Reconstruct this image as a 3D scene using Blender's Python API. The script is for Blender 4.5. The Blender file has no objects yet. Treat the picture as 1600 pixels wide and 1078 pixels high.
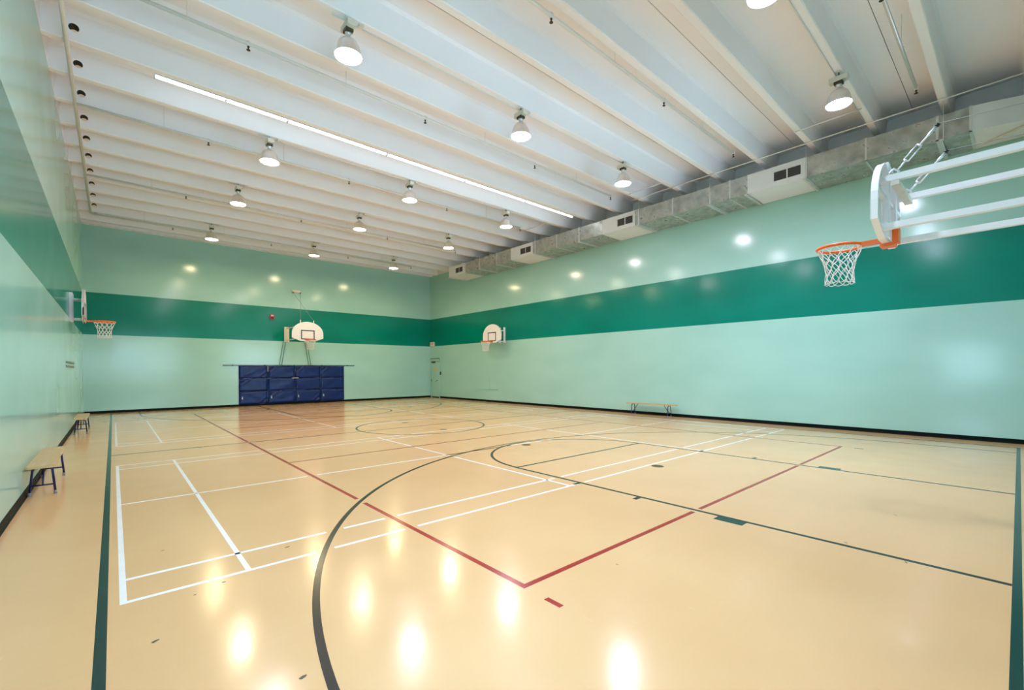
import bpy, bmesh, math, random
from mathutils import Vector, Matrix
random.seed(7)
PI = math.pi
SC = bpy.context.scene
COL = SC.collection

# ------------------------------------------------------------------ camera
H = 1.606
yaw, pitch, roll, FPX, CY = 0.7254, -0.0048, -0.0044, 702.8333, 581.4967
fw = Vector((math.sin(yaw)*math.cos(pitch), math.cos(yaw)*math.cos(pitch), math.sin(pitch)))
rt = Vector((math.cos(yaw), -math.sin(yaw), 0)); up = rt.cross(fw)
r2 = rt*math.cos(roll) + up*math.sin(roll); u2 = -rt*math.sin(roll) + up*math.cos(roll)
cd = bpy.data.cameras.new('camera'); cam = bpy.data.objects.new('camera', cd); COL.objects.link(cam)
cd.sensor_fit = 'HORIZONTAL'; cd.sensor_width = 36.0; cd.lens = 36.0*FPX/1600.0
cd.shift_x = 0.0; cd.shift_y = (CY-539.0)/1600.0; cd.clip_start = 0.05; cd.clip_end = 200
cam.matrix_world = Matrix(((r2.x, u2.x, -fw.x, 0), (r2.y, u2.y, -fw.y, 0), (r2.z, u2.z, -fw.z, H), (0, 0, 0, 1)))
SC.camera = cam

# ------------------------------------------------------------------ world, exposure, lamp strengths
w = bpy.data.worlds.new('world'); SC.world = w; w.use_nodes = True
w.node_tree.nodes['Background'].inputs[0].default_value = (0.52, 0.76, 1.0, 1)   # cool daylight, coming in only through the added unseen windows
w.node_tree.nodes['Background'].inputs[1].default_value = 8.5
vs = SC.view_settings
vs.view_transform = 'Standard'; vs.look = 'None'; vs.gamma = 1.0; vs.use_curve_mapping = False
vs.exposure = 0.56
LAMP_STRENGTH = 170.0
TUBE_STRENGTH = 5.5

# ------------------------------------------------------------------ room numbers (metres)
XL, XR, YN, YB = -0.855, 14.278, -0.75, 23.49
ZSTEM, ZSLAB, ZTOP = 7.20, 7.70, 7.76
STEP, STEM0 = 1.203, 1.065
def stemy(k): return STEM0 + STEP*k

# ------------------------------------------------------------------ materials
MATS = {}
def mat(name, col, rough=0.5, metal=0.0, noise=0.0, nscale=4.0, bump=0.0, bscale=30.0, emit=None, estr=0.0,
        trans=0.0, ior=1.45, coat=0.0, rvar=0.0, aniso=None, col2=None, spec=.5):
    if name in MATS: return MATS[name]
    m = bpy.data.materials.new(name); m.use_nodes = True; MATS[name] = m
    nt = m.node_tree; b = nt.nodes['Principled BSDF']
    b.inputs['Base Color'].default_value = (*col, 1); b.inputs['Roughness'].default_value = rough
    b.inputs['Metallic'].default_value = metal; b.inputs['IOR'].default_value = ior
    b.inputs['Transmission Weight'].default_value = trans; b.inputs['Coat Weight'].default_value = coat
    b.inputs['Coat Roughness'].default_value = 0.08; b.inputs['Specular IOR Level'].default_value = spec
    tc = nt.nodes.new('ShaderNodeTexCoord')
    src = tc.outputs['Object']
    if aniso:
        mp = nt.nodes.new('ShaderNodeMapping'); mp.inputs['Scale'].default_value = aniso
        nt.links.new(src, mp.inputs[0]); src = mp.outputs[0]
    if noise > 0 or col2:
        n = nt.nodes.new('ShaderNodeTexNoise'); n.inputs['Scale'].default_value = nscale; n.inputs['Detail'].default_value = 5
        nt.links.new(src, n.inputs['Vector'])
        mx = nt.nodes.new('ShaderNodeMix'); mx.data_type = 'RGBA'
        c2 = col2 if col2 else tuple(max(0, c*(1-noise)) for c in col)
        mx.inputs[6].default_value = (*col, 1); mx.inputs[7].default_value = (*c2, 1)
        rp = nt.nodes.new('ShaderNodeMapRange'); rp.inputs[1].default_value = 0.35; rp.inputs[2].default_value = 0.7
        nt.links.new(n.outputs[0], rp.inputs[0]); nt.links.new(rp.outputs[0], mx.inputs[0])
        nt.links.new(mx.outputs[2], b.inputs['Base Color'])
        if rvar > 0:
            rr = nt.nodes.new('ShaderNodeMapRange'); rr.inputs[1].default_value = .3; rr.inputs[2].default_value = .7
            rr.inputs[3].default_value = max(.02, rough-rvar); rr.inputs[4].default_value = rough+rvar
            nt.links.new(n.outputs[0], rr.inputs[0]); nt.links.new(rr.outputs[0], b.inputs['Roughness'])
    if bump > 0:
        n2 = nt.nodes.new('ShaderNodeTexNoise'); n2.inputs['Scale'].default_value = bscale; n2.inputs['Detail'].default_value = 4
        nt.links.new(src, n2.inputs['Vector'])
        bp = nt.nodes.new('ShaderNodeBump'); bp.inputs['Strength'].default_value = bump; bp.inputs['Distance'].default_value = 0.02
        nt.links.new(n2.outputs[0], bp.inputs['Height']); nt.links.new(bp.outputs[0], b.inputs['Normal'])
    if emit:
        b.inputs['Emission Color'].default_value = (*emit, 1); b.inputs['Emission Strength'].default_value = estr
    return m

def lin(r, g, b):
    f = lambda c: (c/255/12.92) if c/255 <= 0.04045 else ((c/255+0.055)/1.055)**2.4
    return (f(r), f(g), f(b))

# wall paint: light green, a dark green band between two heights, off-white above the beams
def wall_paint():
    m = bpy.data.materials.new('gym_wall_paint'); m.use_nodes = True; nt = m.node_tree; b = nt.nodes['Principled BSDF']
    N = nt.nodes.new; L = nt.links.new
    tc = N('ShaderNodeTexCoord'); sp = N('ShaderNodeSeparateXYZ'); L(tc.outputs['Object'], sp.inputs[0])
    def step(a, inv=False):
        n = N('ShaderNodeMath'); n.operation = 'LESS_THAN' if inv else 'GREATER_THAN'; n.inputs[1].default_value = a
        L(sp.outputs['Z'], n.inputs[0]); return n.outputs[0]
    def noise(scale, detail, stretch=(1, 1, 1)):
        mp = N('ShaderNodeMapping'); mp.inputs['Scale'].default_value = stretch; L(tc.outputs['Object'], mp.inputs[0])
        n = N('ShaderNodeTexNoise'); n.inputs['Scale'].default_value = scale; n.inputs['Detail'].default_value = detail
        L(mp.outputs[0], n.inputs['Vector']); return n.outputs[0]
    def mix(fac, a, c):
        n = N('ShaderNodeMix'); n.data_type = 'RGBA'
        if isinstance(fac, float): n.inputs[0].default_value = fac
        else: L(fac, n.inputs[0])
        for s, v in ((6, a), (7, c)):
            if isinstance(v, tuple): n.inputs[s].default_value = (*v, 1)
            else: L(v, n.inputs[s])
        return n.outputs[2]
    n1 = noise(0.5, 2, (1, 1, 2.2)); r1 = N('ShaderNodeMapRange'); r1.inputs[1].default_value = .35; r1.inputs[2].default_value = .68; L(n1, r1.inputs[0])
    light = mix(r1.outputs[0], LIGHT_GREEN[0], LIGHT_GREEN[1])
    dark = mix(r1.outputs[0], DARK_GREEN[0], DARK_GREEN[1])
    a = N('ShaderNodeMath'); a.operation = 'MULTIPLY'; L(step(3.036), a.inputs[0]); L(step(4.646, True), a.inputs[1])
    c = mix(a.outputs[0], light, dark)
    c = mix(step(ZSTEM+.0), c, (0.80, 0.80, 0.79))
    L(c, b.inputs['Base Color'])
    rr = N('ShaderNodeMapRange'); rr.inputs[3].default_value = WALL_ROUGH-.03; rr.inputs[4].default_value = WALL_ROUGH+.05
    L(noise(.7, 1), rr.inputs[0]); L(rr.outputs[0], b.inputs['Roughness'])
    b.inputs['Specular IOR Level'].default_value = .46
    bp = N('ShaderNodeBump'); bp.inputs['Strength'].default_value = .02; bp.inputs['Distance'].default_value = .012
    L(noise(2.2, 1, (1, 1, .06)), bp.inputs['Height']); L(bp.outputs[0], b.inputs['Normal'])
    return m
LIGHT_GREEN = ((0.375, 0.645, 0.555), (0.34, 0.605, 0.515))
DARK_GREEN = ((0.0, 0.225, 0.16), (0.0, 0.19, 0.135))
WALL_ROUGH = 0.145
M_WALL = wall_paint()

def floor_mat():
    m = bpy.data.materials.new('gym_floor_vinyl'); m.use_nodes = True; nt = m.node_tree; b = nt.nodes['Principled BSDF']
    N = nt.nodes.new; L = nt.links.new
    tc = N('ShaderNodeTexCoord')
    def noise(scale, detail, stretch=(1, 1, 1)):
        mp = N('ShaderNodeMapping'); mp.inputs['Scale'].default_value = stretch; L(tc.outputs['Object'], mp.inputs[0])
        n = N('ShaderNodeTexNoise'); n.inputs['Scale'].default_value = scale; n.inputs['Detail'].default_value = detail
        L(mp.outputs[0], n.inputs['Vector']); return n.outputs[0]
    def mr(src, a, c, d, e):
        n = N('ShaderNodeMapRange'); n.inputs[1].default_value = a; n.inputs[2].default_value = c
        n.inputs[3].default_value = d; n.inputs[4].default_value = e; L(src, n.inputs[0]); return n.outputs[0]
    def mix(fac, a, c):
        n = N('ShaderNodeMix'); n.data_type = 'RGBA'; L(fac, n.inputs[0])
        for s, v in ((6, a), (7, c)):
            if isinstance(v, tuple): n.inputs[s].default_value = (*v, 1)
            else: L(v, n.inputs[s])
        return n.outputs[2]
    c = mix(mr(noise(.8, 4), .35, .7, 0, 1), (0.71, 0.445, 0.212), (0.68, 0.42, 0.198))
    c = mix(mr(noise(3.0, 6, (.25, 5, 1)), .5, .75, 0, .18), c, (0.63, 0.41, 0.21))     # faint grain along the sheets
    c = mix(mr(noise(26, 3, (1, .2, 1)), .70, .80, 0, .35), c, (0.74, 0.56, 0.36))       # pale scratches
    L(c, b.inputs['Base Color'])
    L(mr(noise(2.2, 5), .3, .7, .13, .20), b.inputs['Roughness'])
    b.inputs['IOR'].default_value = 1.5
    bp = N('ShaderNodeBump'); bp.inputs['Strength'].default_value = .025; bp.inputs['Distance'].default_value = .02
    L(noise(3.0, 1, (1, 1, 1)), bp.inputs['Height']); L(bp.outputs[0], b.inputs['Normal'])
    return m
M_FLOOR = floor_mat()

M = dict(
 ceil=mat('painted_concrete', (0.905, 0.915, 0.95), .55, noise=.02, nscale=1.2, bump=.05, bscale=14),
 hole=mat('dark_pipe_sleeve', (0.05, 0.045, 0.035), .7, noise=.3),  # shade inside the stem holes, put into the colour
 seam=mat('dark_joint', (0.03, 0.03, 0.03), .9, noise=.3),
 base=mat('black_rubber_base', (0.004, 0.008, 0.007), .5, noise=.3, nscale=6, spec=.08),
 lblack=mat('black_floor_paint', (0.022, 0.024, 0.020), .2, noise=.35, nscale=8),
 lgreen=mat('dark_green_floor_paint', (0.010, 0.050, 0.042), .2, noise=.3, nscale=8),
 lwhite=mat('white_floor_paint', (0.86, 0.84, 0.80), .2, noise=.06, nscale=8),
 lred=mat('red_floor_paint', (0.36, 0.026, 0.018), .2, noise=.2, nscale=8),
 plate=mat('dull_brass_plate', (0.13, 0.095, 0.03), .4, metal=.4, noise=.3, nscale=20),
 scuff=mat('rubber_scuff', (0.10, 0.08, 0.05), .5, noise=.3),
 pipe=mat('white_pipe_paint', (0.80, 0.80, 0.78), .4, noise=.05),
 brassdark=mat('dark_sprinkler_brass', (0.05, 0.04, 0.03), .4, metal=.6, noise=.2),
 alu=mat('spun_aluminium', (0.84, 0.84, 0.86), .28, metal=.85, noise=.1, nscale=12),
 steel=mat('dark_bracket_steel', (0.10, 0.09, 0.06), .5, metal=.5, noise=.3),
 cream=mat('cream_ballast_enamel', (0.74, 0.73, 0.64), .4, noise=.05),
 lens1=mat('lit_lens_cool', (1, 1, 1), .3, emit=(0.86, 0.91, 1.18), estr=LAMP_STRENGTH*1.55),
 lens5=mat('lit_lens_white', (1, 1, 1), .3, emit=(0.98, 0.91, 1.10), estr=LAMP_STRENGTH*1.15),
 lens9=mat('lit_lens_neutral', (1, 1, 1), .3, emit=(1.06, 0.915, 0.97), estr=LAMP_STRENGTH),
 lens12=mat('lit_lens_aged', (1, 1, 1), .3, emit=(1.15, 0.93, 0.64), estr=LAMP_STRENGTH*.9),
 lens16=mat('lit_lens_aged_warm', (1, 1, 1), .3, emit=(1.18, 0.94, 0.54), estr=LAMP_STRENGTH*.76),
 tube=mat('lit_fluorescent_tube', (1, 1, 1), .3, emit=(0.86, 0.94, 1.0), estr=TUBE_STRENGTH),
 fixt=mat('strip_light_enamel', (0.70, 0.74, 0.78), .35, noise=.04),
 galv=mat('galvanised_sheet', (0.58, 0.575, 0.53), .34, metal=.62, col2=(0.33, 0.335, 0.30), nscale=4.5, rvar=.1, bump=.12, bscale=5),
 galvrib=mat('galvanised_rib', (0.75, 0.76, 0.74), .35, metal=.5, noise=.1),
 white=mat('white_enamel', (0.84, 0.85, 0.86), .35, noise=.04),
 grille=mat('dark_grille_void', (0.02, 0.02, 0.022), .6, noise=.3),
 slat=mat('grille_slat_grey', (0.16, 0.16, 0.17), .45, noise=.1),
 board=mat('white_backboard', (0.84, 0.82, 0.80), .35, noise=.05, nscale=6),
 wframe=mat('white_steel_tube', (0.85, 0.86, 0.87), .35, noise=.03),
 glass=mat('backboard_glass', (0.96, 0.985, 0.98), .01, trans=1.0, ior=1.45),
 orange=mat('orange_rim_enamel', (0.86, 0.145, 0.008), .35, noise=.1),
 net=mat('white_net_cord', (0.82, 0.80, 0.77), .8, noise=.1, nscale=60),
 black=mat('black_board_paint', (0.015, 0.015, 0.018), .4, noise=.2),
 wood=mat('cream_wall_timber', (0.74, 0.69, 0.58), .5, noise=.12, nscale=8),
 zinc=mat('zinc_turnbuckle', (0.80, 0.82, 0.84), .3, metal=.6, noise=.08),
 mats=mat('blue_vinyl_mat', (0.0015, 0.018, 0.135), .28, spec=.34, noise=.3, nscale=4, bump=.15, bscale=7),
 matedge=mat('pale_mat_strap', (0.55, 0.55, 0.60), .5, noise=.1),
 rail=mat('dark_mat_rail', (0.02, 0.03, 0.03), .4, noise=.2),
 seat=mat('varnished_pine_seat', (0.60, 0.41, 0.19), .3, col2=(0.50, 0.33, 0.14), nscale=5, aniso=(9, .6, 9)),
 bleg=mat('navy_bench_tube', (0.006, 0.014, 0.085), .3, metal=.0, noise=.2),
 foot=mat('grey_rubber_foot', (0.24, 0.24, 0.25), .6, noise=.1),
 doorp=mat('green_door_paint', (0.33, 0.63, 0.50), .3, noise=.06),
 doorf=mat('dark_gap', (0.02, 0.05, 0.04), .6, noise=.2),
 yellow=mat('yellow_notice', (0.70, 0.52, 0.16), .5, noise=.15, nscale=30),
 red=mat('red_alarm_plastic', (0.42, 0.035, 0.03), .35, noise=.1),
 redtx=mat('red_exit_letters', (0.70, 0.05, 0.03), .4, noise=.05),
 exitw=mat('white_exit_face', (0.80, 0.77, 0.72), .4, noise=.05),
 greyst=mat('grey_metal_strip', (0.17, 0.27, 0.23), .6, metal=.0, noise=.15),
 rope=mat('grey_steel_cable', (0.20, 0.24, 0.22), .5, metal=.4, noise=.1),
 gpaint=mat('green_painted_steel', (0.10, 0.22, 0.16), .4, metal=.2, noise=.1),
)

def pane_mat():
    m = bpy.data.materials.new('window_glass'); m.use_nodes = True; nt = m.node_tree; nt.nodes.clear()
    o_ = nt.nodes.new('ShaderNodeOutputMaterial'); mx = nt.nodes.new('ShaderNodeMixShader'); fr = nt.nodes.new('ShaderNodeFresnel'); fr.inputs[0].default_value = 1.45
    a_ = nt.nodes.new('ShaderNodeBsdfTransparent'); a_.inputs[0].default_value = (.92, .96, .95, 1); g_ = nt.nodes.new('ShaderNodeBsdfGlossy'); g_.inputs['Roughness'].default_value = .02
    for x_, y_ in ((fr.outputs[0], mx.inputs[0]), (a_.outputs[0], mx.inputs[1]), (g_.outputs[0], mx.inputs[2]), (mx.outputs[0], o_.inputs[0])): nt.links.new(x_, y_)
    return m
M_PANE = pane_mat()

# ------------------------------------------------------------------ mesh helpers
def box(bm, c, s, rot=None):
    mtx = Matrix.Translation(Vector(c)) @ (rot if rot else Matrix.Identity(4)) @ Matrix.Diagonal((s[0], s[1], s[2], 1))
    bmesh.ops.create_cube(bm, size=1, matrix=mtx)
def box2(bm, a, b):
    box(bm, [(a[i]+b[i])/2 for i in range(3)], [abs(b[i]-a[i]) for i in range(3)])
def tube(bm, pts, r, seg=8, closed=False, caps=True):
    pts = [Vector(p) for p in pts]; n = len(pts); rings = []
    ref = None
    for i in range(n):
        if closed: d = pts[(i+1) % n]-pts[i-1]
        elif i == 0: d = pts[1]-pts[0]
        elif i == n-1: d = pts[-1]-pts[-2]
        else: d = (pts[i+1]-pts[i]).normalized()+(pts[i]-pts[i-1]).normalized()
        d.normalize()
        if ref is None:
            ref = Vector((0, 0, 1)) if abs(d.z) < .9 else Vector((1, 0, 0))
        a = d.cross(ref)
        if a.length < 1e-4: a = d.cross(Vector((0.3, 1, .2)))
        a.normalize(); b = a.cross(d).normalized(); ref = b
        rr = r[i] if isinstance(r, (list, tuple)) else r
        rings.append([bm.verts.new(pts[i]+a*rr*math.cos(2*PI*k/seg)+b*rr*math.sin(2*PI*k/seg)) for k in range(seg)])
    m = n if closed else n-1
    for i in range(m):
        A, Bq = rings[i], rings[(i+1) % n]
        for k in range(seg): 
            f = bm.faces.new((A[k], A[(k+1) % seg], Bq[(k+1) % seg], Bq[k])); f.smooth = True
    if not closed and caps:
        bm.faces.new(rings[0][::-1]); bm.faces.new(rings[-1])
def lathe(bm, prof, seg=24, c=(0, 0, 0), cap0=False, cap1=False):
    rings = []
    for r, z in prof:
        rings.append([bm.verts.new((c[0]+r*math.cos(2*PI*k/seg), c[1]+r*math.sin(2*PI*k/seg), c[2]+z)) for k in range(seg)])
    for A, Bq in zip(rings, rings[1:]):
        for k in range(seg):
            f = bm.faces.new((A[k], A[(k+1) % seg], Bq[(k+1) % seg], Bq[k])); f.smooth = True
    if cap0: bm.faces.new(rings[0][::-1])
    if cap1: bm.faces.new(rings[-1])
def prism(bm, poly, y0, y1):      # polygon in x,z extruded along y
    A = [bm.verts.new((x, y0, z)) for x, z in poly]; Bq = [bm.verts.new((x, y1, z)) for x, z in poly]
    n = len(poly); bm.faces.new(A); bm.faces.new(Bq[::-1])
    for i in range(n): bm.faces.new((A[i], Bq[i], Bq[(i+1) % n], A[(i+1) % n]))
def frame_prism(bm, outer, inner, y0, y1):
    n = len(outer)
    V = [[bm.verts.new((x, y, z)) for x, z in p] for p in (outer, inner) for y in (y0, y1)]
    o0, o1, i0, i1 = V
    for k in range(n):
        j = (k+1) % n
        bm.faces.new((o0[k], o0[j], i0[j], i0[k])); bm.faces.new((o1[k], i1[k], i1[j], o1[j]))
        bm.faces.new((o0[k], o1[k], o1[j], o0[j])); bm.faces.new((i0[k], i0[j], i1[j], i1[k]))
def mesh_of(name, bm, m, bevel=0.0):
    if bevel > 0:
        bmesh.ops.bevel(bm, geom=[e for e in bm.edges], offset=bevel, segments=2, affect='EDGES', clamp_overlap=True)
    bmesh.ops.recalc_face_normals(bm, faces=bm.faces)
    me = bpy.data.meshes.new(name); bm.to_mesh(me); bm.free(); me.materials.append(m); return me
def link(name, me, parent=None, loc=None):
    o = bpy.data.objects.new(name, me); COL.objects.link(o)
    if parent: o.parent = parent
    if loc: o.location = loc
    return o
def obj(name, bm, m, parent=None, bevel=0.0, loc=None):
    return link(name, mesh_of(name, bm, m, bevel), parent, loc)
def tag(o, label, cat, group=None):
    o['label'] = label; o['category'] = cat
    if group: o['group'] = group
    return o
def thing(name, label, cat, loc=(0, 0, 0), rz=0.0, group=None):
    o = bpy.data.objects.new(name, None); COL.objects.link(o); o.empty_display_size = .1
    o.location = loc; o.rotation_euler = (0, 0, rz); return tag(o, label, cat, group)
def structure(o, label=None):
    o['kind'] = 'structure'
    if label: o['label'] = label
    return o
def copy_tree(o, parent=None):
    c = o.copy(); COL.objects.link(c); c.parent = parent
    for ch in list(o.children): copy_tree(ch, c)
    return c
def bx(name, a, b, m, parent=None, bevel=0.0):
    bm = bmesh.new(); box2(bm, a, b); return obj(name, bm, m, parent, bevel)
def tb(name, pts, r, m, parent=None, seg=8):
    bm = bmesh.new(); tube(bm, pts, r, seg); return obj(name, bm, m, parent)

# ================================================================== THE SETTING
FLOOR = structure(bx('floor', (XL-.2, YN-.2, -.12), (XR+.2, YB+.2, 0), M_FLOOR), 'glossy tan sheet floor of the gymnasium with painted court lines')
SY0, SY1, SZ0, SZ1 = .55, 2.45, .95, 2.75         # side opening added out of view to let in cool light
bm = bmesh.new()
for a_, b_ in (((YN-.2, 0), (SY0, ZTOP)), ((SY1, 0), (YB+.2, ZTOP)), ((SY0, 0), (SY1, SZ0)), ((SY0, SZ1), (SY1, ZTOP))):
    box2(bm, (XL-.2, a_[0], a_[1]), (XL, b_[0], b_[1]))
structure(obj('wall_left', bm, M_WALL), 'left glossy green wall with a dark green band')
structure(bx('wall_right', (XR, YN-.2, 0), (XR+.2, YB+.2, ZTOP), M_WALL), 'long right green wall with a dark green band')
structure(bx('wall_back', (XL, YB, 0), (XR, YB+.2, ZTOP), M_WALL), 'far end green wall behind the blue mats')
WZ0, WZ1, WW = 0.95, 4.05, 1.0875                 # two banks of windows added behind the viewer as cool fill light
WINX = ((-.35, 4.05), (7.75, 12.15))
bm = bmesh.new()
for a_, b_ in (((XL, 0), (-.35, ZTOP)), ((4.05, 0), (7.75, ZTOP)), ((12.15, 0), (XR, ZTOP)), ((-.35, 0), (4.05, WZ0)), ((-.35, WZ1), (4.05, ZTOP)), ((7.75, 0), (12.15, WZ0)), ((7.75, WZ1), (12.15, ZTOP))):
    box2(bm, (a_[0], YN-.2, a_[1]), (b_[0], YN, b_[1]))
structure(obj('wall_front', bm, M_WALL), 'near end green wall behind the viewer')
BH, BT = .10, .021
def cove(name, p0, p1, nrm, label):
    bm = bmesh.new(); prof = [(0, 0), (BT, 0), (BT-.004, .012), (.010, .030), (.007, BH-.008), (.004, BH), (0, BH)]
    n_ = Vector((*nrm, 0)); R_ = [[bm.verts.new(Vector((*p, 0))+n_*d+Vector((0, 0, z))) for d, z in prof] for p in (p0, p1)]
    for k in range(7): bm.faces.new((R_[0][k], R_[1][k], R_[1][(k+1) % 7], R_[0][(k+1) % 7]))
    bm.faces.new(R_[0]); bm.faces.new(R_[1][::-1]); structure(obj(name, bm, M['base']), label)
cove('baseboard_left', (XL, YN), (XL, YB), (1, 0), 'black rubber base along the left wall')
cove('baseboard_right', (XR, YN), (XR, YB), (-1, 0), 'black rubber base along the right wall')
cove('baseboard_back', (XL+BT, YB), (XR-BT, YB), (0, -1), 'black rubber base along the far wall')
cove('baseboard_front', (XL+BT, YN), (XR-BT, YN), (0, 1), 'black rubber base along the near wall')
for n_, (WX0, WX1) in enumerate(WINX):
    WIN = structure(bx('window_%d' % (n_+1), (WX0, YN-.16, WZ0), (WX1, YN-.06, WZ0+.05), M['wframe']), 'wide window in the near wall behind the viewer')
    bx('window_frame', (WX0, YN-.16, WZ1-.05), (WX1, YN-.06, WZ1), M['wframe'], WIN)
    for q in range(5): bx('window_frame', (WX0+WW*q, YN-.16, WZ0+.05), (WX0+WW*q+.05, YN-.06, WZ1-.05), M['wframe'], WIN)
    for q in range(4): bx('window_pane', (WX0+WW*q+.05, YN-.114, WZ0+.05), (WX0+WW*(q+1), YN-.108, WZ1-.05), M_PANE, WIN)

WIN = structure(bx('window_3', (XL-.16, SY0, SZ0), (XL-.06, SY1, SZ0+.05), M['wframe']), 'side window in the left wall beside the viewer')
bx('window_frame', (XL-.16, SY0, SZ1-.05), (XL-.06, SY1, SZ1), M['wframe'], WIN)
for y_ in (SY0, SY1-.05): bx('window_frame', (XL-.16, y_, SZ0+.05), (XL-.06, y_+.05, SZ1-.05), M['wframe'], WIN)
bx('window_pane', (XL-.114, SY0+.05, SZ0+.05), (XL-.108, SY1-.05, SZ1-.05), M_PANE, WIN)

# ceiling of concrete double tees: flanges with joints between them, two stems each, a round hole in every stem
CEIL = structure(bx('ceiling', (XL-.2, YN-.2, ZTOP), (XR+.2, YB+.2, ZTOP+.2), M['seam']), 'white painted concrete ceiling of double-tee beams')
PAN = 2*STEP
fl_me = None
y = STEM0+STEP/2-3*PAN
while y < YB:
    y0, y1 = max(y+.006, YN), min(y+PAN-.006, YB)
    if y1 > YN+.02:
        full = abs((y1-y0)-(PAN-.012)) < 1e-6
        if full and fl_me: link('flange', fl_me, CEIL, (0, y0, 0))
        else:
            bm = bmesh.new(); box2(bm, (XL, 0, ZSLAB), (XR, y1-y0, ZTOP)); me = mesh_of('flange', bm, M['ceil'])
            link('flange', me, CEIL, (0, y0, 0))
            if full: fl_me = me
    y += PAN
def stem_mesh():
    bm = bmesh.new()
    prof = [(-.075, ZSTEM+.015), (-.06, ZSTEM), (.06, ZSTEM), (.075, ZSTEM+.015), (.105, ZSLAB-.05), (.15, ZSLAB), (-.15, ZSLAB), (-.105, ZSLAB-.05)]
    A = [bm.verts.new((XL, a, z)) for a, z in prof]; Bq = [bm.verts.new((XR, a, z)) for a, z in prof]
    bm.faces.new(A); bm.faces.new(Bq[::-1])
    for i in range(8): bm.faces.new((A[i], Bq[i], Bq[(i+1) % 8], A[(i+1) % 8]))
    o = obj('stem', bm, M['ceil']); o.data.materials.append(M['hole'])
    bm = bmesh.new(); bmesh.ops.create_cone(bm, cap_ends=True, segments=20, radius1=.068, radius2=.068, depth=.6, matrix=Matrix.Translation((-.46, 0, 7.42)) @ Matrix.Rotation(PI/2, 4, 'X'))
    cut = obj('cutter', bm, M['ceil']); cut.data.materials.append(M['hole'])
    for p_ in cut.data.polygons: p_.material_index = 1  # cut faces painted dark in place of shade
    md = o.modifiers.new('hole', 'BOOLEAN'); md.operation = 'DIFFERENCE'; md.object = cut; md.solver = 'EXACT'
    bpy.context.view_layer.update()
    dg = bpy.context.evaluated_depsgraph_get()
    me = bpy.data.meshes.new_from_object(o.evaluated_get(dg))
    bpy.data.objects.remove(o); bpy.data.objects.remove(cut)
    me.name = 'stem'; return me
st = stem_mesh()
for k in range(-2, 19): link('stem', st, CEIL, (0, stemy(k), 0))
structure(bx('trim_1', (XL, YB-.28, ZSTEM), (XR, YB, ZSLAB), M['ceil']), 'pale concrete ledge along the top of the far wall')

# ------------------------------------------------------------------ painted court lines (parts of the floor)
LW = 0.05
black_straight, red_straight = [], []          # (axis, const, lo, hi) : axis 'x' = line of constant x
black_circ = []                                # (cx, cy, r, a0, a1)
CXC, HALF, FARB = 6.745, 11.53, 23.06
def blockers(axis, const, lo, hi, straights, circs):
    out = []
    for ax, c, l, h in straights:
        if ax != axis and lo-.2 < c < hi+.2 and l-.05 < const < h+.05: out.append((c, .075))
    for cx, cy, r, a0, a1 in circs:
        d = const-(cx if axis == 'x' else cy)
        if abs(d) < r:
            s = math.sqrt(r*r-d*d)
            for sg in (-1, 1):
                t = (cy if axis == 'x' else cx)+sg*s
                px, py = (const, t) if axis == 'x' else (t, const)
                a = math.degrees(math.atan2(py-cy, px-cx)) % 360
                if a0 <= a <= a1 or a0 <= a+360 <= a1 or a0 <= a-360 <= a1:
                    out.append((t, .075/max(.25, s/r)))
    return out
def line(name, axis, const, lo, hi, m, z, wdt=LW, block=([], [])):
    gaps = sorted(blockers(axis, const, lo, hi, *block)); segs = []; cur = lo
    for c, g in gaps:
        if c-g > cur+.01: segs.append((cur, min(c-g, hi)))
        cur = max(cur, c+g)
    if cur < hi-.005: segs.append((cur, hi))
    bm = bmesh.new()
    for a, b in segs:
        if axis == 'x': box2(bm, (const-wdt/2, a, 0.0002), (const+wdt/2, b, z))
        else: box2(bm, (a, const-wdt/2, 0.0002), (b, const+wdt/2, z))
    return obj(name, bm, m, FLOOR)
def arc(name, cx, cy, r, a0, a1, m, z, wdt=LW, n=96, extra=None):
    bm = bmesh.new(); P0 = []; full = abs(a1-a0) >= 359.9
    for i in range(n+1):
        a = math.radians(a0+(a1-a0)*i/n); q = []
        for rr, zz in ((r-wdt/2, .0002), (r+wdt/2, .0002), (r+wdt/2, z), (r-wdt/2, z)):
            q.append(bm.verts.new((cx+rr*math.cos(a), cy+rr*math.sin(a), zz)))
        P0.append(q)
    for A, Bq in zip(P0, P0[1:]):
        for k in range(4): bm.faces.new((A[k], A[(k+1) % 4], Bq[(k+1) % 4], Bq[k]))
    if not full:
        bm.faces.new(P0[0]); bm.faces.new(P0[-1][::-1])
    if extra:
        for a, b in extra: box2(bm, a, b)
    return obj(name, bm, m, FLOOR)
ZW, ZR, ZK = .0008, .0010, .0012
def BL(name, axis, c, lo, hi, m=None, wdt=LW):
    black_straight.append((axis, c, lo, hi)); return line(name, axis, c, lo, hi, m or M['lblack'], ZK, wdt)
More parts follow.
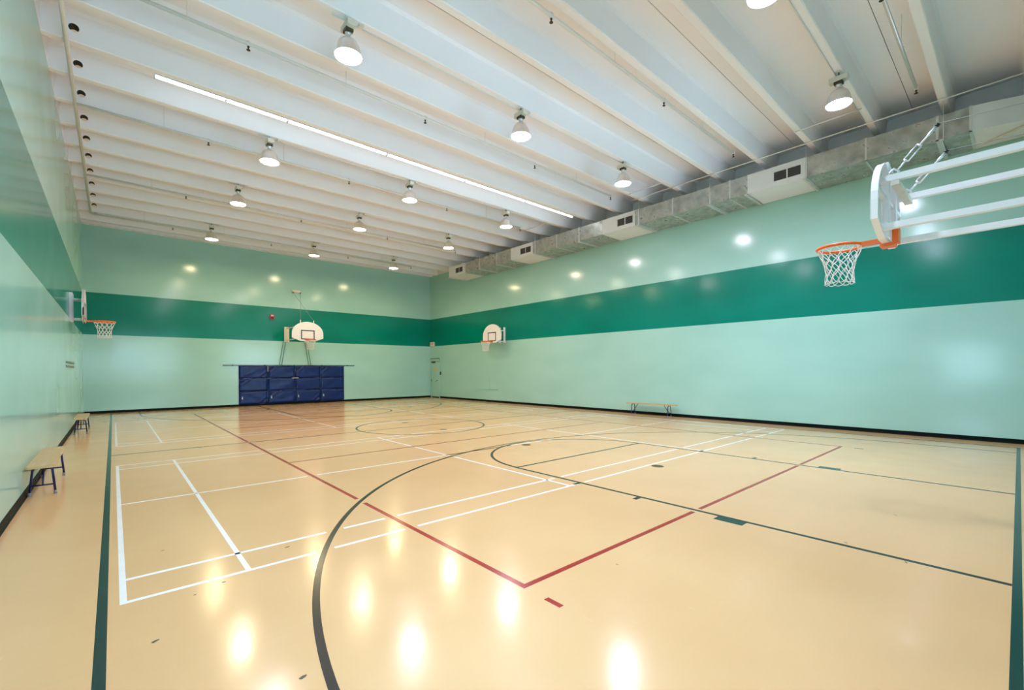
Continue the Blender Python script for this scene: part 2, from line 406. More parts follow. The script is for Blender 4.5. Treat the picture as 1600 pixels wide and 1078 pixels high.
# basketball, black and dark green
SX0, SX1 = -.066, 13.55
BL('basketball_sideline', 'x', SX0, -.02, FARB, M['lgreen'], .055)
BL('basketball_sideline', 'x', SX1, -.02, FARB, M['lgreen'], .05)
BL('basketball_baseline', 'y', .009, SX0+.03, 13.52, M['lgreen'], .05)
BL('basketball_baseline', 'y', FARB, SX0+.03, 13.52, M['lgreen'], .05)
BL('basketball_half_line', 'y', HALF, SX0+.03, 13.52)
LA, LB = 4.96, 8.56
for flip in (0, 1):
    def Y(v): return FARB-v if flip else v
    lo, hi = sorted((Y(.035), Y(5.52)))
    BL('basketball_lane_line', 'x', LA, lo, hi); BL('basketball_lane_line', 'x', LB, lo, hi)
    black_straight.append(('y', Y(5.496), LA, LB)); line('basketball_free_throw_line', 'y', Y(5.496), LA+.025, LB-.025, M['lblack'], ZK)
    a0, a1 = (180, 360) if flip else (0, 180)
    black_circ.append((CXC, Y(5.52), 1.79, a0, a1)); arc('basketball_free_throw_circle', 6.76, Y(5.52), 1.79, a0, a1, M['lblack'], ZK, n=48)
    black_circ.append((CXC, Y(1.40), 5.99, a0, a1))
    ex = []
    for x in (CXC-5.99, CXC+5.99):
        l2, h2 = sorted((Y(.035), Y(1.40))); ex.append(((x-.025, l2, .0002), (x+.025, h2, ZK))); black_straight.append(('x', x, l2, h2))
    arc('basketball_three_point_line', CXC, Y(1.40), 5.99, a0, a1, M['lblack'], ZK, n=120, extra=ex)
    for x, sg in ((LA, -1), (LB, 1)):
        l2, h2 = sorted((Y(1.885), Y(2.18)))
        bx('basketball_lane_block', (x+sg*.025, l2, .0002), (x+sg*.15, h2, ZK), M['lgreen'], FLOOR)
        for v in (3.165, 4.14):
            bx('basketball_lane_mark', (x+sg*.025, Y(v)-.03, .0002), (x+sg*.14, Y(v)+.03, ZK), M['lblack'], FLOOR)
black_circ.append((CXC, HALF, 1.80, 0, 360)); arc('basketball_centre_circle', 6.71, HALF, 1.80, 0, 360, M['lblack'], ZK)
bx('basketball_half_line_mark', (1.25, HALF-.045, .0002), (1.40, HALF+.045, .0011), M['lblack'], FLOOR)
# volleyball, red
VX0, VX1, VY0, VY1 = 2.274, 11.218, 2.437, 20.62
RB = (black_straight, black_circ)
def RL(name, axis, c, lo, hi):
    red_straight.append((axis, c, lo, hi)); return line(name, axis, c, lo, hi, M['lred'], ZR, LW, RB)
RL('volleyball_sideline', 'x', VX0, VY0-.025, VY1+.025); RL('volleyball_sideline', 'x', VX1, VY0-.025, VY1+.025)
RL('volleyball_end_line', 'y', VY0, VX0+.025, VX1-.025); RL('volleyball_end_line', 'y', VY1, VX0+.025, VX1-.025)
RL('volleyball_attack_line', 'y', 8.482, VX0+.03, VX1-.03); RL('volleyball_attack_line', 'y', 14.575, VX0+.03, VX1-.03)
for x in (2.266, 11.172):
    bx('volleyball_service_mark', (x-.022, 2.058, .0002), (x+.022, 2.205, ZR), M['lred'], FLOOR)
    bx('volleyball_service_mark', (x-.022, 20.85, .0002), (x+.022, 21.0, ZR), M['lred'], FLOOR)
# badminton, white, two courts side by side
WB = (black_straight+red_straight, black_circ)
def WL(name, axis, c, lo, hi): return line(name, axis, c, lo, hi, M['lwhite'], ZW, .04, WB)
for ys in ((4.124, 4.571, 7.195, 9.794, 10.201), (12.84, 13.285, 15.88, 18.48, 18.90)):
    xa, xb, xc, xd, xe, xf = .043, .811, 4.727, 8.687, 12.53, 13.28
    a, b = ys[0]-.02, ys[4]+.02
    for x in (xa, xf): WL('badminton_back_line', 'x', x, a, b)
    for x in (xb, xe): WL('badminton_long_service_line', 'x', x, ys[0]+.02, ys[4]-.02)
    for x in (xc, xd): WL('badminton_short_service_line', 'x', x, ys[0]+.02, ys[4]-.02)
    for v in (ys[0], ys[4]): WL('badminton_doubles_line', 'y', v, xa+.02, xf-.02)
    for v in (ys[1], ys[3]): WL('badminton_singles_line', 'y', v, xa+.02, xf-.02)
    WL('badminton_centre_line', 'y', ys[2], xa+.02, xc); WL('badminton_centre_line', 'y', ys[2], xd, xf-.02)
# round cover plates and scuffs in the floor
for (x, y2) in ((6.62, 7.02), (6.757, 3.985), (6.72, 12.55), (6.712, 10.40)):
    bm = bmesh.new(); lathe(bm, [(.10, .0002), (.10, .0014), (.088, .0022), (.0875, .0016), (.02, .0016), (.001, .0016)], 28, cap0=True)
    obj('cover_plate', bm, M['plate'], FLOOR, loc=(x, y2, 0))
for (x, y2, a, l, wd) in ((.176, 3.414, .5, .05, .018), (.734, 2.492, .2, .045, .025), (.62, 4.02, .1, .03, .02), (.43, 3.93, .2, .02, .015), (5.05, 1.06, 1.0, .04, .016), (4.9, .62, .4, .05, .012),
                           (1.18, 4.43, .2, .05, .02), (-.42, 3.3, .8, .04, .02), (.32, 5.1, .3, .035, .012), (6.4, .9, .8, .05, .014), (3.1, 2.2, 2.0, .03, .01)):
    bm = bmesh.new()
    vs_ = [bm.verts.new((math.cos(t)*l*.5*(.8+.4*random.random()), math.sin(t)*wd*.6*(.7+.6*random.random()), .0006)) for t in [2*PI*i/9 for i in range(9)]]
    bm.faces.new(vs_); o = obj('scuff_mark', bm, M['scuff'], FLOOR, loc=(x, y2, 0)); o.rotation_euler = (0, 0, a)

# door in the right wall at the far corner
D0, D1 = 22.50, 23.30
DOOR = structure(bx('door_1', (XR-.012, D0-.05, 0), (XR, D1+.05, 2.20), M['doorf']), 'green painted door at the far end of the right wall')
bx('door_panel', (XR-.035, D0, .07), (XR-.012, D1-.014, 2.115), M_WALL, DOOR)
bx('door_jamb', (XR-.045, D0-.06, 0), (XR-.0, D0-.004, 2.2), M_WALL, DOOR)
bx('door_jamb', (XR-.045, D1+.012, 0), (XR-.0, D1+.07, 2.2), M_WALL, DOOR)
bx('door_head', (XR-.045, D0-.06, 2.14), (XR-.0, D1+.07, 2.27), M_WALL, DOOR)
bx('door_head_gap', (XR-.05, D0+.0, 2.285), (XR-.0, D1+.14, 2.325), M['gpaint'], DOOR)
bx('door_closer', (XR-.10, D1-.42, 2.05), (XR-.035, D1-.06, 2.13), M['steel'], DOOR, .008)
tb('door_handle', [(XR-.035, D0+.14, 1.02), (XR-.10, D0+.14, 1.02), (XR-.10, D0+.27, .96)], .016, M['steel'], DOOR)
bx('door_hinge', (XR-.05, D1-.02, .95), (XR-.03, D1+.02, 1.08), M['steel'], DOOR)
bm = bmesh.new(); bmesh.ops.create_cone(bm, cap_ends=True, segments=24, radius1=.13, radius2=.13, depth=.006, matrix=Matrix.Translation((XR-.04, 22.83, 1.66)) @ Matrix.Rotation(PI/2, 4, 'Y'))
obj('round_notice', bm, M['yellow'], DOOR)
t = thing('card_reader', 'small black card reader on the right wall beside the green door', 'card reader', (XR, 22.36, 1.44))
bx('reader_body', (-.045, -.05, -.09), (0, .05, .09), M['black'], t, .008); bx('reader_key_pad', (-.052, -.03, -.02), (-.044, .03, .06), M['slat'], t)
t = thing('exit_sign', 'white exit sign with red letters above the corner door', 'exit sign', (XR, 23.20, 3.165))
bx('sign_housing', (-.075, -.21, -.12), (0, .21, .12), M['exitw'], t, .008)
cu = bpy.data.curves.new('exit_text', 'FONT'); cu.body = 'EXIT'; cu.size = .19; cu.extrude = .002; cu.align_x = 'CENTER'; cu.align_y = 'CENTER'
to = bpy.data.objects.new('exit_text', cu); COL.objects.link(to); bpy.context.view_layer.update()
tme = bpy.data.meshes.new_from_object(to.evaluated_get(bpy.context.evaluated_depsgraph_get())); bpy.data.objects.remove(to)
tme.materials.clear(); tme.materials.append(M['redtx'])
o = link('exit_letters', tme, t, (-.077, 0, -.0)); o.rotation_euler = (PI/2, 0, -PI/2)
bx('red_side', (-.074, .2101, -.11), (-.004, .214, .11), M['redtx'], t)

# ================================================================== CEILING SERVICES
# high-bay lamps
def make_lamp(lens_m):
    t = thing('high_bay_lamp', '', 'lamp')
    bm = bmesh.new(); tube(bm, [(0, 0, 0), (0, 0, -.045)], .012, 8); tube(bm, [(0, .022*math.sin(a), -.06+.022*math.cos(a)) for a in [2*PI*i/12 for i in range(12)]], .006, 6, closed=True)
    obj('hook', bm, M['steel'], t)
    bm = bmesh.new(); box2(bm, (-.065, -.15, -.175), (.065, .15, -.08)); obj('ballast_box', bm, M['cream'], t, .006)
    bm = bmesh.new(); box2(bm, (-.06, -.07, -.225), (.06, .07, -.175)); obj('mounting_bracket', bm, M['steel'], t, .004)
    bm = bmesh.new(); lathe(bm, [(.052, -.225), (.052, -.25), (.04, -.26), (.04, -.30), (.055, -.315), (.06, -.335)], 20, cap0=True, cap1=True); obj('socket_neck', bm, M['alu'], t)
    bm = bmesh.new()
    prof = [(.055, -.325), (.085, -.335), (.120, -.355), (.150, -.39), (.172, -.44), (.186, -.50), (.193, -.55), (.214, -.600), (.214, -.607), (.205, -.604), (.186, -.55), (.179, -.50), (.165, -.44), (.143, -.395), (.115, -.362), (.055, -.335)]
    lathe(bm, prof, 32); obj('reflector', bm, M['alu'], t)
    bm = bmesh.new(); lathe(bm, [(.196, -.575), (.192, -.586), (.165, -.594), (.12, -.599), (.06, -.602), (.001, -.603)], 28, cap1=True); obj('lens', bm, lens_m, t)
    bm = bmesh.new(); box2(bm, (.17, -.045, -.045), (.24, .035, 0)); tube(bm, [(.065, 0, -.12), (.12, 0, -.10), (.17, 0, -.03)], .008, 6); obj('junction_box', bm, M['cream'], t)
    return t
protos = {k: make_lamp(M['lens%d' % k]) for k in (1, 5, 9, 12, 16)}; used = set()
RK = [1, 5, 9, 12, 16]; RX = [2.83, 6.56, 10.30]
ORD = {16: 'nearest the far wall', 12: 'second from the far wall', 9: 'third from the far wall', 5: 'fourth from the far wall', 1: 'closest to the near end'}
for k in RK:
    for j, x in enumerate(RX):
        p = protos[k]
        if k in used: o = copy_tree(p)
        else: o = p; used.add(k)
        o.location = (x, stemy(k), ZSTEM)
        tag(o, 'domed metal ceiling lamp in the %s row, %s' % (('left', 'middle', 'right')[j], ORD[k]), 'lamp', 'high-bay lamps hanging from the ceiling beams')
NM = {16: 'farthest', 12: 'second farthest', 9: 'third farthest', 5: 'second nearest', 1: 'nearest'}
for k in RK:
    o = tb('lamp_conduit', [(2.6, stemy(k)+.056, ZSTEM-.012), (12.9, stemy(k)+.056, ZSTEM-.012)], .011, M['pipe'])
    tag(o, 'thin white conduit under the beam feeding the %s row of lamps' % NM[k], 'conduit', 'lamp conduits')
# fluorescent strip: five fixtures end to end beside one beam
FXS = [0.61, 2.95, 5.33, 7.80, 10.24, 12.62]; FY = stemy(8)+.20
wd = ['leftmost', 'second from the left', 'third from the left', 'fourth from the left', 'rightmost']
for i in range(5):
    x0, x1 = FXS[i], FXS[i+1]
    t = thing('strip_light', 'lit fluorescent strip light along the ceiling beam, %s of five' % wd[i], 'strip light', ((x0+x1)/2, FY, ZSTEM), 0, 'fluorescent strip lights in a line')
    h = (x1-x0)/2
    bm = bmesh.new(); box2(bm, (-h+.01, -.10, .045), (h-.01, .03, .10)); obj('housing', bm, M['fixt'], t, .004)
    bm = bmesh.new(); prism(bm, [(-h+.01, .05), (h-.01, .05), (h-.01, -.005), (-h+.01, -.005)], -.115, -.10); obj('reflector_lip', bm, M['fixt'], t)
    for s in (-1, 1):
        bm = bmesh.new(); box2(bm, (s*(h-.012)-.012, -.07, -.03), (s*(h-.012)+.012, .03, .05)); obj('lamp_holder', bm, M['fixt'], t)
    for yy in (-.028, .012):
        bm = bmesh.new(); tube(bm, [(-h+.03, yy, .005), (-.02, yy, .005)], .0155, 12); tube(bm, [(.02, yy, .005), (h-.03, yy, .005)], .0155, 12); obj('tube', bm, M['tube'], t)
    for xx in (-h*.6, h*.6): tb('hanger', [(xx, -.03, .10), (xx, -.03, ZSLAB-ZSTEM)], .006, M['pipe'], t, 6)
# sprinkler branches
PZ = 7.12
SPY = [1.35, 4.84, 8.62, 12.86, 17.28, 21.42]
sl = ['nearest the near end of the hall', 'second from the near end', 'third from the near end', 'fourth from the near end, before the tall lamps', 'second from the far wall', 'nearest the far wall']
sl[3] = 'third from the far wall'
for i, yy in enumerate(SPY):
    t = thing('sprinkler_branch', 'white sprinkler pipe across the ceiling, %s' % sl[i], 'sprinkler pipe', (0, yy, PZ), 0, 'sprinkler branch pipes')
    bm = bmesh.new(); tube(bm, [(-.52, 0, 0), (11.86, 0, 0)], .028, 10); obj('pipe', bm, M['pipe'], t)
    for x in (1.74, 5.14, 8.49, 11.86):
        bm = bmesh.new(); lathe(bm, [(.034, .034), (.034, -.034), (.022, -.042)], 12, (x, 0, 0), True, True); f_ = obj('fitting', bm, M['pipe'], t)
        bm = bmesh.new(); lathe(bm, [(.018, -.042), (.018, -.06), (.011, -.065), (.011, -.098), (.03, -.101), (.03, -.108)], 12, (x, 0, 0), True, True); obj('sprinkler_head', bm, M['brassdark'], t)
    for x in (.9, 3.4, 6.8, 10.2):
        bm = bmesh.new(); tube(bm, [(x, 0, .02), (x, 0, ZSLAB-PZ)], .006, 6); lathe(bm, [(.034, -.012), (.034, .012)], 12, (x, 0, 0), True, True); obj('hanger', bm, M['pipe'], t)
o = tb('sprinkler_main', [(-.55, YN, 7.15), (-.55, 21.45, 7.15)], .032, M['pipe'], seg=12); tag(o, 'cream sprinkler main running under the beams along the left wall', 'pipe')

# air duct along the right wall
DX0, DX1, DZ0, DZ1 = 13.09, 14.25, 6.43, 6.93
DUCT = thing('air_duct', 'long galvanised rectangular air duct with white grille boxes along right wall', 'air duct', (DX0, 0, DZ0))
DW, DH = DX1-DX0, DZ1-DZ0
segs = [(19.66, 18.19, 'w'), (18.19, 17.03, 'g'), (17.03, 15.77, 'g'), (15.77, 14.80, 'g'), (14.80, 13.42, 'w'), (13.42, 13.28, 'g'), (13.28, 12.07, 'g'), (12.07, 10.94, 'g'), (10.94, 9.88, 'g'),
        (9.88, 8.53, 'w'), (8.53, 8.38, 'g'), (8.38, 7.17, 'g'), (7.17, 6.00, 'g'), (6.00, 5.43, 'g'), (5.43, 4.97, 'g'), (4.97, 3.56, 'w'), (3.56, 2.36, 'g'), (2.36, 1.155, 'g'), (1.155, .66, 'g')]
for a, b, kd in segs:
    bm = bmesh.new(); e = .004 if kd == 'w' else 0.0
    box2(bm, (-e, b+.003, -e), (DW, a-.003, DH+e)); obj('white_box_section' if kd == 'w' else 'duct_section', bm, M['white'] if kd == 'w' else M['galv'], DUCT)
# elbow turning to the wall at the near end
bm = bmesh.new(); pr = []
for i in range(9):
    dy = 1.38*i/8; yy = .66-dy; xo = .36*dy**1.2
    pr.append([bm.verts.new(p) for p in ((xo, yy, 0), (xo, yy, DH), (DW, yy, DH), (DW, yy, 0))])
for A, Bq in zip(pr, pr[1:]):
    for k in range(4): bm.faces.new((A[k], A[(k+1) % 4], Bq[(k+1) % 4], Bq[k]))
bm.faces.new(pr[0]); bm.faces.new(pr[-1][::-1]); obj('white_elbow', bm, M['white'], DUCT)
for yy in (18.19, 17.03, 15.77, 13.28, 12.07, 10.94, 8.38, 7.17, 6.00, 5.43, 3.56, 2.36, 1.155, .66):
    bm = bmesh.new(); box2(bm, (-.022, yy-.02, -.022), (0, yy+.02, DH+.015)); box2(bm, (-.022, yy-.02, -.022), (DW, yy+.02, 0)); obj('flange_rib', bm, M['galvrib'], DUCT)
for yy in (19.62, 17.03, 15.77, 13.28, 10.94, 8.40, 6.03, 5.0, 3.60, 1.10):
    bm = bmesh.new(); box2(bm, (-.05, yy-.03, -.05), (DW-.02, yy+.03, -.022)); obj('support_bar', bm, M['galvrib'], DUCT)
for yy in (13.28, 10.94, 8.40, 6.03, 3.60, 1.10):
    bm = bmesh.new(); tube(bm, [(-.035, yy-.04, -.05), (-.035, yy-.04, ZSTEM-DZ0)], .007, 6); obj('hanger_rod', bm, M['pipe'], DUCT)
bm = bmesh.new(); box(bm, (.65, .15, -.02), (.9, .05, .02), Matrix.Rotation(.9, 4, 'Z')); obj('strap', bm, M['wood'], DUCT)
for (a, b, z0, z1) in ((4.30, 3.68, 6.545, 6.785), (9.22, 8.61, 6.545, 6.785), (14.17, 13.53, 6.545, 6.785), (19.03, 18.43, 6.545, 6.785)):
    z0 -= DZ0; z1 -= DZ0
    bm = bmesh.new(); box2(bm, (-.010, b, z0), (-.0045, a, z1)); g = obj('grille', bm, M['grille'], DUCT)
    for q in (((b-.03, z0-.03), (a+.03, z0)), ((b-.03, z1), (a+.03, z1+.03)), ((b-.03, z0), (b, z1)), ((a, z0), (a+.03, z1)), (((a+b)/2-.012, z0), ((a+b)/2+.012, z1))):
        bm = bmesh.new(); box2(bm, (-.02, q[0][0], q[0][1]), (-.0045, q[1][0], q[1][1])); obj('grille_frame', bm, M['white'], g)
    for i in range(7):
        zz = z0+(i+.5)*(z1-z0)/7
        bm = bmesh.new(); box(bm, (-.013, (a+b)/2, zz), (.010, a-b-.01, .006), Matrix.Rotation(.6, 4, 'Y')); obj('louvre', bm, M['slat'], g)
o = tb('ceiling_conduit', [(12.90, YN, 7.165), (12.84, 3.5, 7.165), (12.80, 8.45, 7.165)], .014, M['pipe']); tag(o, 'long white conduit running under the beams just above the duct', 'conduit')
for i, (x, a, b) in enumerate(((12.06, 2.25, 3.50), (12.32, 7.06, 8.30), (12.35, 11.88, 13.1))):
    o = tb('brace_rod', [(x, a, 7.185), (x, b, 7.185)], .011, M['pipe'])
    tag(o, 'short white rod bridging two beams beside the duct, %s' % ('nearest of three', 'middle of three', 'farthest of three')[i], 'rod', 'short rods between beams')

# ================================================================== BASKETBALL HOOPS
# local frame: rim height z=0, board front at y=0, court towards -y, wall towards +y
def fan(s=1.0, inset=0.0):
    a, p = .69-inset, []
    zb = -.05+inset
    p.append((-.30, zb)); p.append((.30, zb)); p.append((a, zb+.145-inset*.5)); p.append((a, .30))
    for i in range(1, 18):
        t_ = PI*i/18; p.append((a*math.cos(t_), .30+(.54-inset)*math.sin(t_)))
    p.append((-a, .30)); p.append((-a, zb+.145-inset*.5)); return p
def net_mesh(bm, n=12, hgt=.42):
    R0 = [.222, .205, .178, .158, .146, .142, .146, .150]; m = len(R0)-1
    def rad(u):
        f = u*m; i = min(int(f), m-1); return R0[i]+(R0[i+1]-R0[i])*(f-i)
    for i in range(n):
        for sg in (-1, 1):
            pts = []
            for q in range(19):
                u = q/18; ang = 2*PI*i/n+sg*(2*PI/n)*3.0*u + sg*.05*math.sin(u*PI*6)
                pts.append((rad(u)*math.cos(ang), rad(u)*math.sin(ang), -.012-hgt*u))
            tube(bm, pts, .0052, 4)
    for i in range(n):       # bottom scallops
        a0 = 2*PI*i/n; pts = [(.151*math.cos(a0+2*PI/n*q/4), .151*math.sin(a0+2*PI/n*q/4), -.012-hgt-.012*math.sin(PI*q/4)) for q in range(5)]
        tube(bm, pts, .0052, 4)
_net = bmesh.new(); net_mesh(_net); NET = mesh_of('net', _net, M['net'])
bm = bmesh.new(); tube(bm, [(.226*math.cos(2*PI*i/36), .226*math.sin(2*PI*i/36), 0) for i in range(36)], .018, 8, closed=True)
for i in range(12):
    a = 2*PI*i/12; c_ = (.228*math.cos(a), .228*math.sin(a)); tube(bm, [(c_[0], c_[1], -.005), (c_[0]*.985, c_[1]*.985, -.018)], .004, 4)
RIM = mesh_of('rim', bm, M['orange'])
def hoop(label, loc, rz, depth, glass=False, plates='centre', square=True, rimy=-.385, dark_under=False):
    t = thing('basketball_hoop', label, 'basketball hoop', loc, rz, 'basketball hoops')
    if glass:
        bm = bmesh.new(); prism(bm, fan(inset=.02), .004, .016); obj('backboard', bm, M['glass'], t)
        bm = bmesh.new(); frame_prism(bm, fan(), fan(inset=.035), -.012, .05); obj('board_frame', bm, M['wframe'], t)
        for x in (-.22, .22):
            bm = bmesh.new(); box2(bm, (x-.05, .022, -.02), (x+.05, .075, .80)); obj('mounting_channel', bm, M['wframe'], t)
        bm = bmesh.new(); box2(bm, (-.66, .02, .39), (.66, .055, .43)); obj('cross_rail', bm, M['wframe'], t)
    else:
        bm = bmesh.new(); prism(bm, fan(), 0, .03); bo = obj('backboard', bm, M['board'], t)
        bm = bmesh.new(); frame_prism(bm, fan(), fan(inset=.03), -.004, .045); obj('board_edge', bm, M['wframe'], bo)
        if square:
            bm = bmesh.new(); frame_prism(bm, [(-.30, .03), (.30, .03), (.30, .46), (-.30, .46)], [(-.255, .07), (.255, .07), (.255, .415), (-.255, .415)], -.007, -.001); obj('target_square', bm, M['black'], bo)
    r = link('rim', RIM, t, (0, rimy, 0)); link('net', NET, r)
    bm = bmesh.new(); L_ = -rimy-.226
    zt_ = .012; 
    box2(bm, (-.085, -L_-.012, -.016), (.085, -.014, zt_))
    box2(bm, (-.075, -.0135, -.048 if glass else -.03), (.075, -.013+.001, .13 if glass else .035))
    if glass:
        box2(bm, (-.08, -.035, -.085), (.08, .10, -.053)); box2(bm, (-.08, .0765, -.0525), (.08, .13, .17))
    obj('rim_bracket', bm, M['orange'], t, 0)
    # supports
    if glass: xs, zs = (-.42, .42), (.05, .56)
    elif plates == 'pair': xs, zs = (-.46, .46), (.06, .62)
    else: xs, zs = (-.17, .17), (.03, .55)
    th = .033 if glass else .02
    for x in xs:
        for z in zs:
            bm = bmesh.new(); box2(bm, (x-th, .03, z-th), (x+th, depth-.03, z+th)); obj('support_arm', bm, M['wframe'], t)
    if plates == 'pair':
        for x in xs:
            bm = bmesh.new(); box2(bm, (x-.11, depth-.045, -.02), (x+.11, depth, .70)); obj('wall_plate', bm, M['wood'], t, .004)
    elif glass:
        for x in xs:
            bm = bmesh.new(); box2(bm, (x-.08, depth-.05, -.1), (x+.08, depth, 1.5)); obj('wall_plate', bm, M['wframe'], t, .004)
    else:
        for x in xs:
            bm = bmesh.new(); box2(bm, (x-.04, depth-.07, -.04), (x+.04, depth, .72)); obj('wall_post', bm, M['wframe'], t, .004)
    for z in zs:      # rails behind the board
        bm = bmesh.new(); box2(bm, (xs[0], .031, z-.018), (xs[1], .06, z+.018))
        if not glass: obj('back_rail', bm, M['wframe'], t)
        else: bm.free()
    return t
# far wall hoop
FH = hoop('white fan-shaped basketball hoop on long arms above the blue mats', (6.74, 21.80, 3.03), 0.0, YB-21.80, plates='pair')
# right wall hoop
hoop('white fan-shaped basketball hoop on the right wall near the far corner', (13.60, 16.78, 2.965), -PI/2, XR-13.60)
# left wall hoop
hoop('white basketball hoop seen edge-on on the left wall', (-.555, 16.75, 2.985), PI/2, -XL-.555, square=True)
# near hoop (glass), arms reach to the near wall
NH = hoop('clear glass basketball hoop on four long white arms at upper right', (6.70, 1.035, 3.09), PI, 1.035-YN, glass=True, rimy=-.435)
# cross member and turnbuckle stays of the near hoop (local: +y is towards the near wall)
bm = bmesh.new(); box2(bm, (-.45, .12, .475), (.45, .19, .525)); obj('cross_member', bm, M['wood'], NH)
for x, sl_ in ((.42, 0), (-.42, 0)):
    A = Vector((x, .14, .60)); d = Vector((0, .31, .35)).normalized()
    bm = bmesh.new()
    tube(bm, [A+Vector((0, -.03, -.05)), A+Vector((0, -.04, .02)), A+Vector((0, 0, .055)), A+Vector((0, .04, .02)), A+Vector((0, .03, -.05))], .012, 6)
    obj('clevis', bm, M['zinc'], NH)
    bm = bmesh.new(); P = lambda s: A+d*s
    sd = Vector((1, 0, 0)).cross(d).normalized()*.022
    tube(bm, [P(.05), P(.15)], .009, 8); tube(bm, [P(.15)+sd, P(.31)+sd], .008, 6); tube(bm, [P(.15)-sd, P(.31)-sd], .008, 6)
    tube(bm, [P(.15)+sd, P(.15)-sd], .011, 6); tube(bm, [P(.31)+sd, P(.31)-sd], .011, 6); tube(bm, [P(.31), P(.40), P(.41), P(.50)], [.009, .009, .013, .013], 8)
    obj('turnbuckle', bm, M['zinc'], NH)
    bm = bmesh.new(); tube(bm, [P(.50), P(.53)], .02, 8); obj('shackle', bm, M['black'], NH)
    top = P(.53); wl = Vector((x, 1.035-YN, top.z-.10))
    tb('stay_cable', [top, wl], .0035, M['rope'], NH, 6)
# winch and lines of the far hoop
t = thing('hoist_winch', 'small cream hoist box high on the far wall above the hoop', 'winch', (6.71, YB, 5.48))
bx('winch_box', (-.19, -.12, -.06), (.19, -.002, .06), M['wood'], t, .01)
for x in (-.15, .17):
    bm = bmesh.new(); lathe(bm, [(.035, -.02), (.035, .02)], 14, (0, 0, 0), True, True); bm.transform(Matrix.Translation((x, -.125, -.06)) @ Matrix.Rotation(PI/2, 4, 'Y')); obj('pulley', bm, M['steel'], t)
W0 = Vector((6.71, YB, 5.48))-Vector((6.74, 21.80, 3.03))
for (a, b) in (((-.15, -.17, -.10), (.28, .05, .90)), ((.17, -.17, -.10), (-.30, .05, .90))):
    tb('hoist_cable', [tuple(W0+Vector(a)), b], .007, M['rope'], FH, 6)
for x in (-.30, .28): tb('hoist_bracket', [(x, .062, .55), (x, .062, .92)], .018, M['wframe'], FH)
# thin green braces below the far hoop plates
for (x0, x1, lb) in ((6.17, 6.00, 'left'), (7.16, 7.33, 'right')):
    t = thing('wall_brace', 'pair of thin green steel tubes below the %s arm plate of the far hoop' % lb, 'brace', ((x0+x1)/2, YB-.02, 1.90), 0, 'thin braces on the far wall')
    for dx in (-.05, .05):
        tb('brace_tube', [(x1-(x0+x1)/2+dx, -.02, 0), (x0-(x0+x1)/2+dx, -.02, 1.10)], .012, M['gpaint'], t, 6)

# ================================================================== BLUE WALL MATS
t = thing('mat_rail', 'thin dark rail on the far wall holding the blue mats', 'rail', (6.62, YB, 1.88))
bx('rail_bar', (-2.98, -.05, -.015), (2.98, -.02, .015), M['rail'], t)
for x in (-2.6, -1.3, 0, 1.3, 2.6): bx('rail_bracket', (x-.02, -.02, -.03), (x+.02, 0, .03), M['rail'], t)
def mat_panel(wd_, ht, seed):
    rnd = random.Random(seed); bm = bmesh.new(); nx, nz = 22, 12
    folds = [(rnd.choice((-1, 1))*rnd.uniform(.7, 1.3), rnd.uniform(0, 6), rnd.uniform(5, 9)) for _ in range(3)]
    corner = rnd.choice((-1, 1)); cz = rnd.choice((0, 1))
    g = []
    for j in range(nz+1):
        row = []
        for i in range(nx+1):
            u, v = i/nx, j/nz
            e = min(u, 1-u)*wd_; f = min(v, 1-v)*ht
            d = -.04*(min(1, e/.012)**.5)*(min(1, f/.010)**.5)
            for s, ph, fr in folds: d += .004*math.sin((u*s+v)*fr+ph)
            cu = u if corner > 0 else 1-u; cv = v if cz else 1-v
            k = max(0, (cu+cv*.6)-1.05); d += .034*math.sin(k*30)*min(1, k*3)*min(1, e/.03)*min(1, f/.03)
            row.append(bm.verts.new(((u-.5)*wd_, d-.004, v*ht)))
        g.append(row)
    for j in range(nz):
        for i in range(nx):
            q = bm.faces.new((g[j][i], g[j][i+1], g[j+1][i+1], g[j+1][i])); q.smooth = True
    bd = [g[0][i] for i in range(nx+1)]+[g[j][nx] for j in range(1, nz+1)]+[g[nz][i] for i in range(nx-1, -1, -1)]+[g[j][0] for j in range(nz-1, 0, -1)]
    bk = [bm.verts.new((p.co.x, .0, p.co.z)) for p in bd]
    for i in range(len(bd)):
        j = (i+1) % len(bd); bm.faces.new((bd[i], bk[i], bk[j], bd[j]))
    bm.faces.new(bk); return bm
ml = ['leftmost blue vinyl wall mat under the far hoop', 'second blue vinyl wall mat from the left', 'third blue vinyl wall mat from the left', 'rightmost blue vinyl wall mat under the far hoop']
for i in range(4):
    xc = 4.25+1.2*(i+.5)
    t = thing('wall_mat', ml[i], 'mat', (xc, YB-.022, .085), 0, 'blue mats hung on the far wall')
    for j in range(3):
        o = obj('mat_panel', mat_panel(1.19, .585, i*3+j+11), M['mats'], t, loc=(0, 0, .592*j))
    bm = bmesh.new(); v_ = [bm.verts.new(p) for p in ((-.50, -.056, .27), (-.44, -.056, .22), (-.45, -.056, .36), (-.47, -.056, .37))]; bm.faces.new(v_)
    r_ = bmesh.ops.extrude_face_region(bm, geom=list(bm.faces)); bmesh.ops.translate(bm, verts=[q for q in r_['geom'] if isinstance(q, bmesh.types.BMVert)], vec=(0, .006, 0))
    obj('corner_logo', bm, M['matedge'], t)
    if i == 0: bx('edge_strap', (.575, -.06, 1.50), (.60, -.045, 1.76), M['matedge'], t)
    if i == 2: bx('edge_strap', (-.75, -.06, 1.165), (-.46, -.048, 1.20), M['matedge'], t)

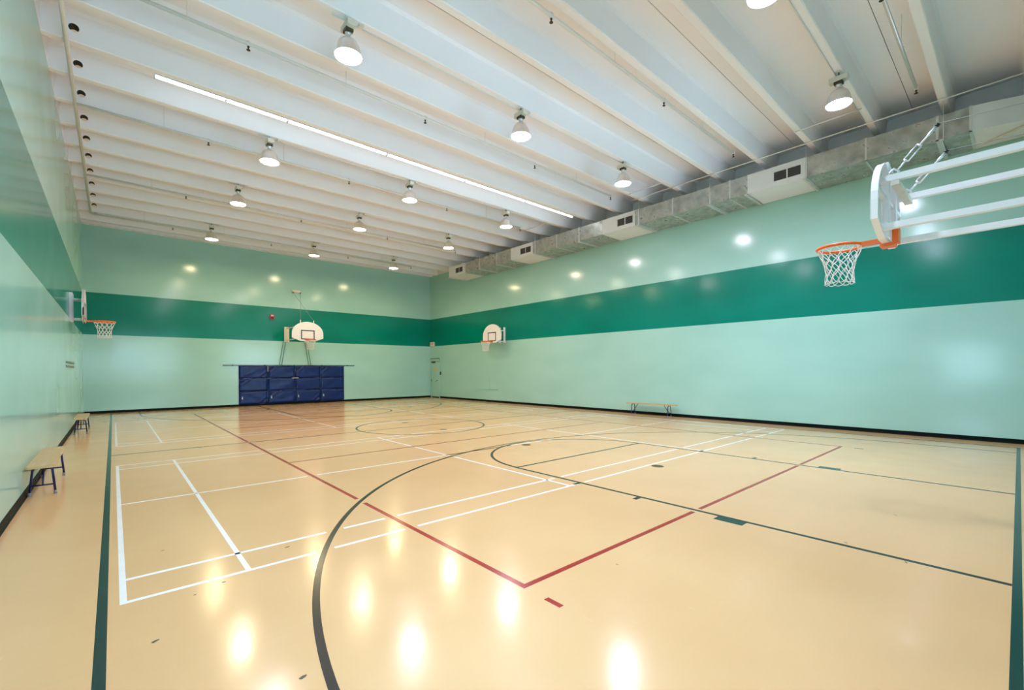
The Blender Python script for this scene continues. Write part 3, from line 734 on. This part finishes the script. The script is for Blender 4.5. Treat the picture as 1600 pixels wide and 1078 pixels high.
# ================================================================== BENCHES
def bench(label, x, y, ln, wd_=.25, ht=.42, inset=.28, rounded=False):
    t = thing('bench', label, 'bench', (x, y, 0), 0, 'low benches along the walls')
    n = 10; pts = []
    hl, hw = ln/2, wd_/2; rr = .03
    if rounded:
        pts = [(hw*math.cos(a), hl-.12+.12*math.sin(a)) for a in [PI*i/n for i in range(n+1)]]+[(-hw*math.cos(a), -hl+.12-.12*math.sin(a)) for a in [PI*i/n for i in range(n+1)]]
    else:
        for cx, cy, a0 in ((hw-rr, hl-rr, 0), (-hw+rr, hl-rr, 90), (-hw+rr, -hl+rr, 180), (hw-rr, -hl+rr, 270)):
            for i in range(4):
                a = math.radians(a0+30*i); pts.append((cx+rr*math.cos(a), cy+rr*math.sin(a)))
    bm = bmesh.new(); A = [bm.verts.new((a, b, ht-.032)) for a, b in pts]; Bq = [bm.verts.new((a, b, ht)) for a, b in pts]
    bm.faces.new(A[::-1]); bm.faces.new(Bq)
    for i in range(len(pts)): bm.faces.new((A[i], A[(i+1) % len(pts)], Bq[(i+1) % len(pts)], Bq[i]))
    obj('seat', bm, M['seat'], t)
    for s in (-1, 1):
        yy = s*(hl-inset); zt = ht-.045
        bm = bmesh.new(); w0, w1 = .118, .085
        tube(bm, [(-w0, yy, .03), (-w1-.006, yy, zt-.05), (-w1+.02, yy, zt-.005), (0, yy, zt), (w1-.02, yy, zt-.005), (w1+.006, yy, zt-.05), (w0, yy, .03)], .0135, 8)
        tube(bm, [(-w0+.006, yy, .13), (w0-.006, yy, .13)], .011, 8)
        fr = obj('leg_frame', bm, M['bleg'], t)
        for q in (-1, 1):
            bm = bmesh.new(); lathe(bm, [(.018, 0), (.018, .045)], 10, (q*w0, yy, 0), True, True); obj('foot', bm, M['foot'], fr)
        bm = bmesh.new(); tube(bm, [(0, yy, .13), (0, yy-s*.20, ht-.035)], .010, 8); obj('brace', bm, M['bleg'], t)
    return t
bench('near pine bench with navy tube legs against the left wall', -.70, 9.17, 1.95)
bench('far pine bench with navy tube legs against the left wall', -.635, 16.80, 1.95)
bench('lone pine bench with navy tube legs against the right wall', 13.97, 8.50, 1.96, rounded=True)

# ================================================================== SMALL WALL THINGS
t = thing('fire_alarm', 'small red fire alarm horn on the dark green band of far wall', 'fire alarm', (5.64, YB, 4.17))
bx('alarm_body', (-.10, -.06, -.13), (.10, 0, .13), M['red'], t, .012); bx('alarm_grille', (-.06, -.07, -.09), (.06, -.058, .0), M['black'], t)
bx('strobe_lens', (-.05, -.085, .03), (.05, -.058, .09), M['exitw'], t, .006)
t = thing('wall_strip', 'narrow grey double strip fixed on the left wall near the corner', 'wall strip', (XL, 16.7, 1.80))
for z in (-.05, .05): bx('strip_bar', (0, -1.35, z-.026), (.018, 1.35, z+.026), M['greyst'], t)
t = thing('wall_conduit', 'faint green painted conduit and ledge low on right wall below the hoop', 'conduit', (XR, 17.80, .66))
bx('ledge', (-.025, -.62, -.03), (0, .66, .0), M['doorp'], t); bx('riser', (-.02, -.02, 0), (0, .02, .78), M['doorp'], t)
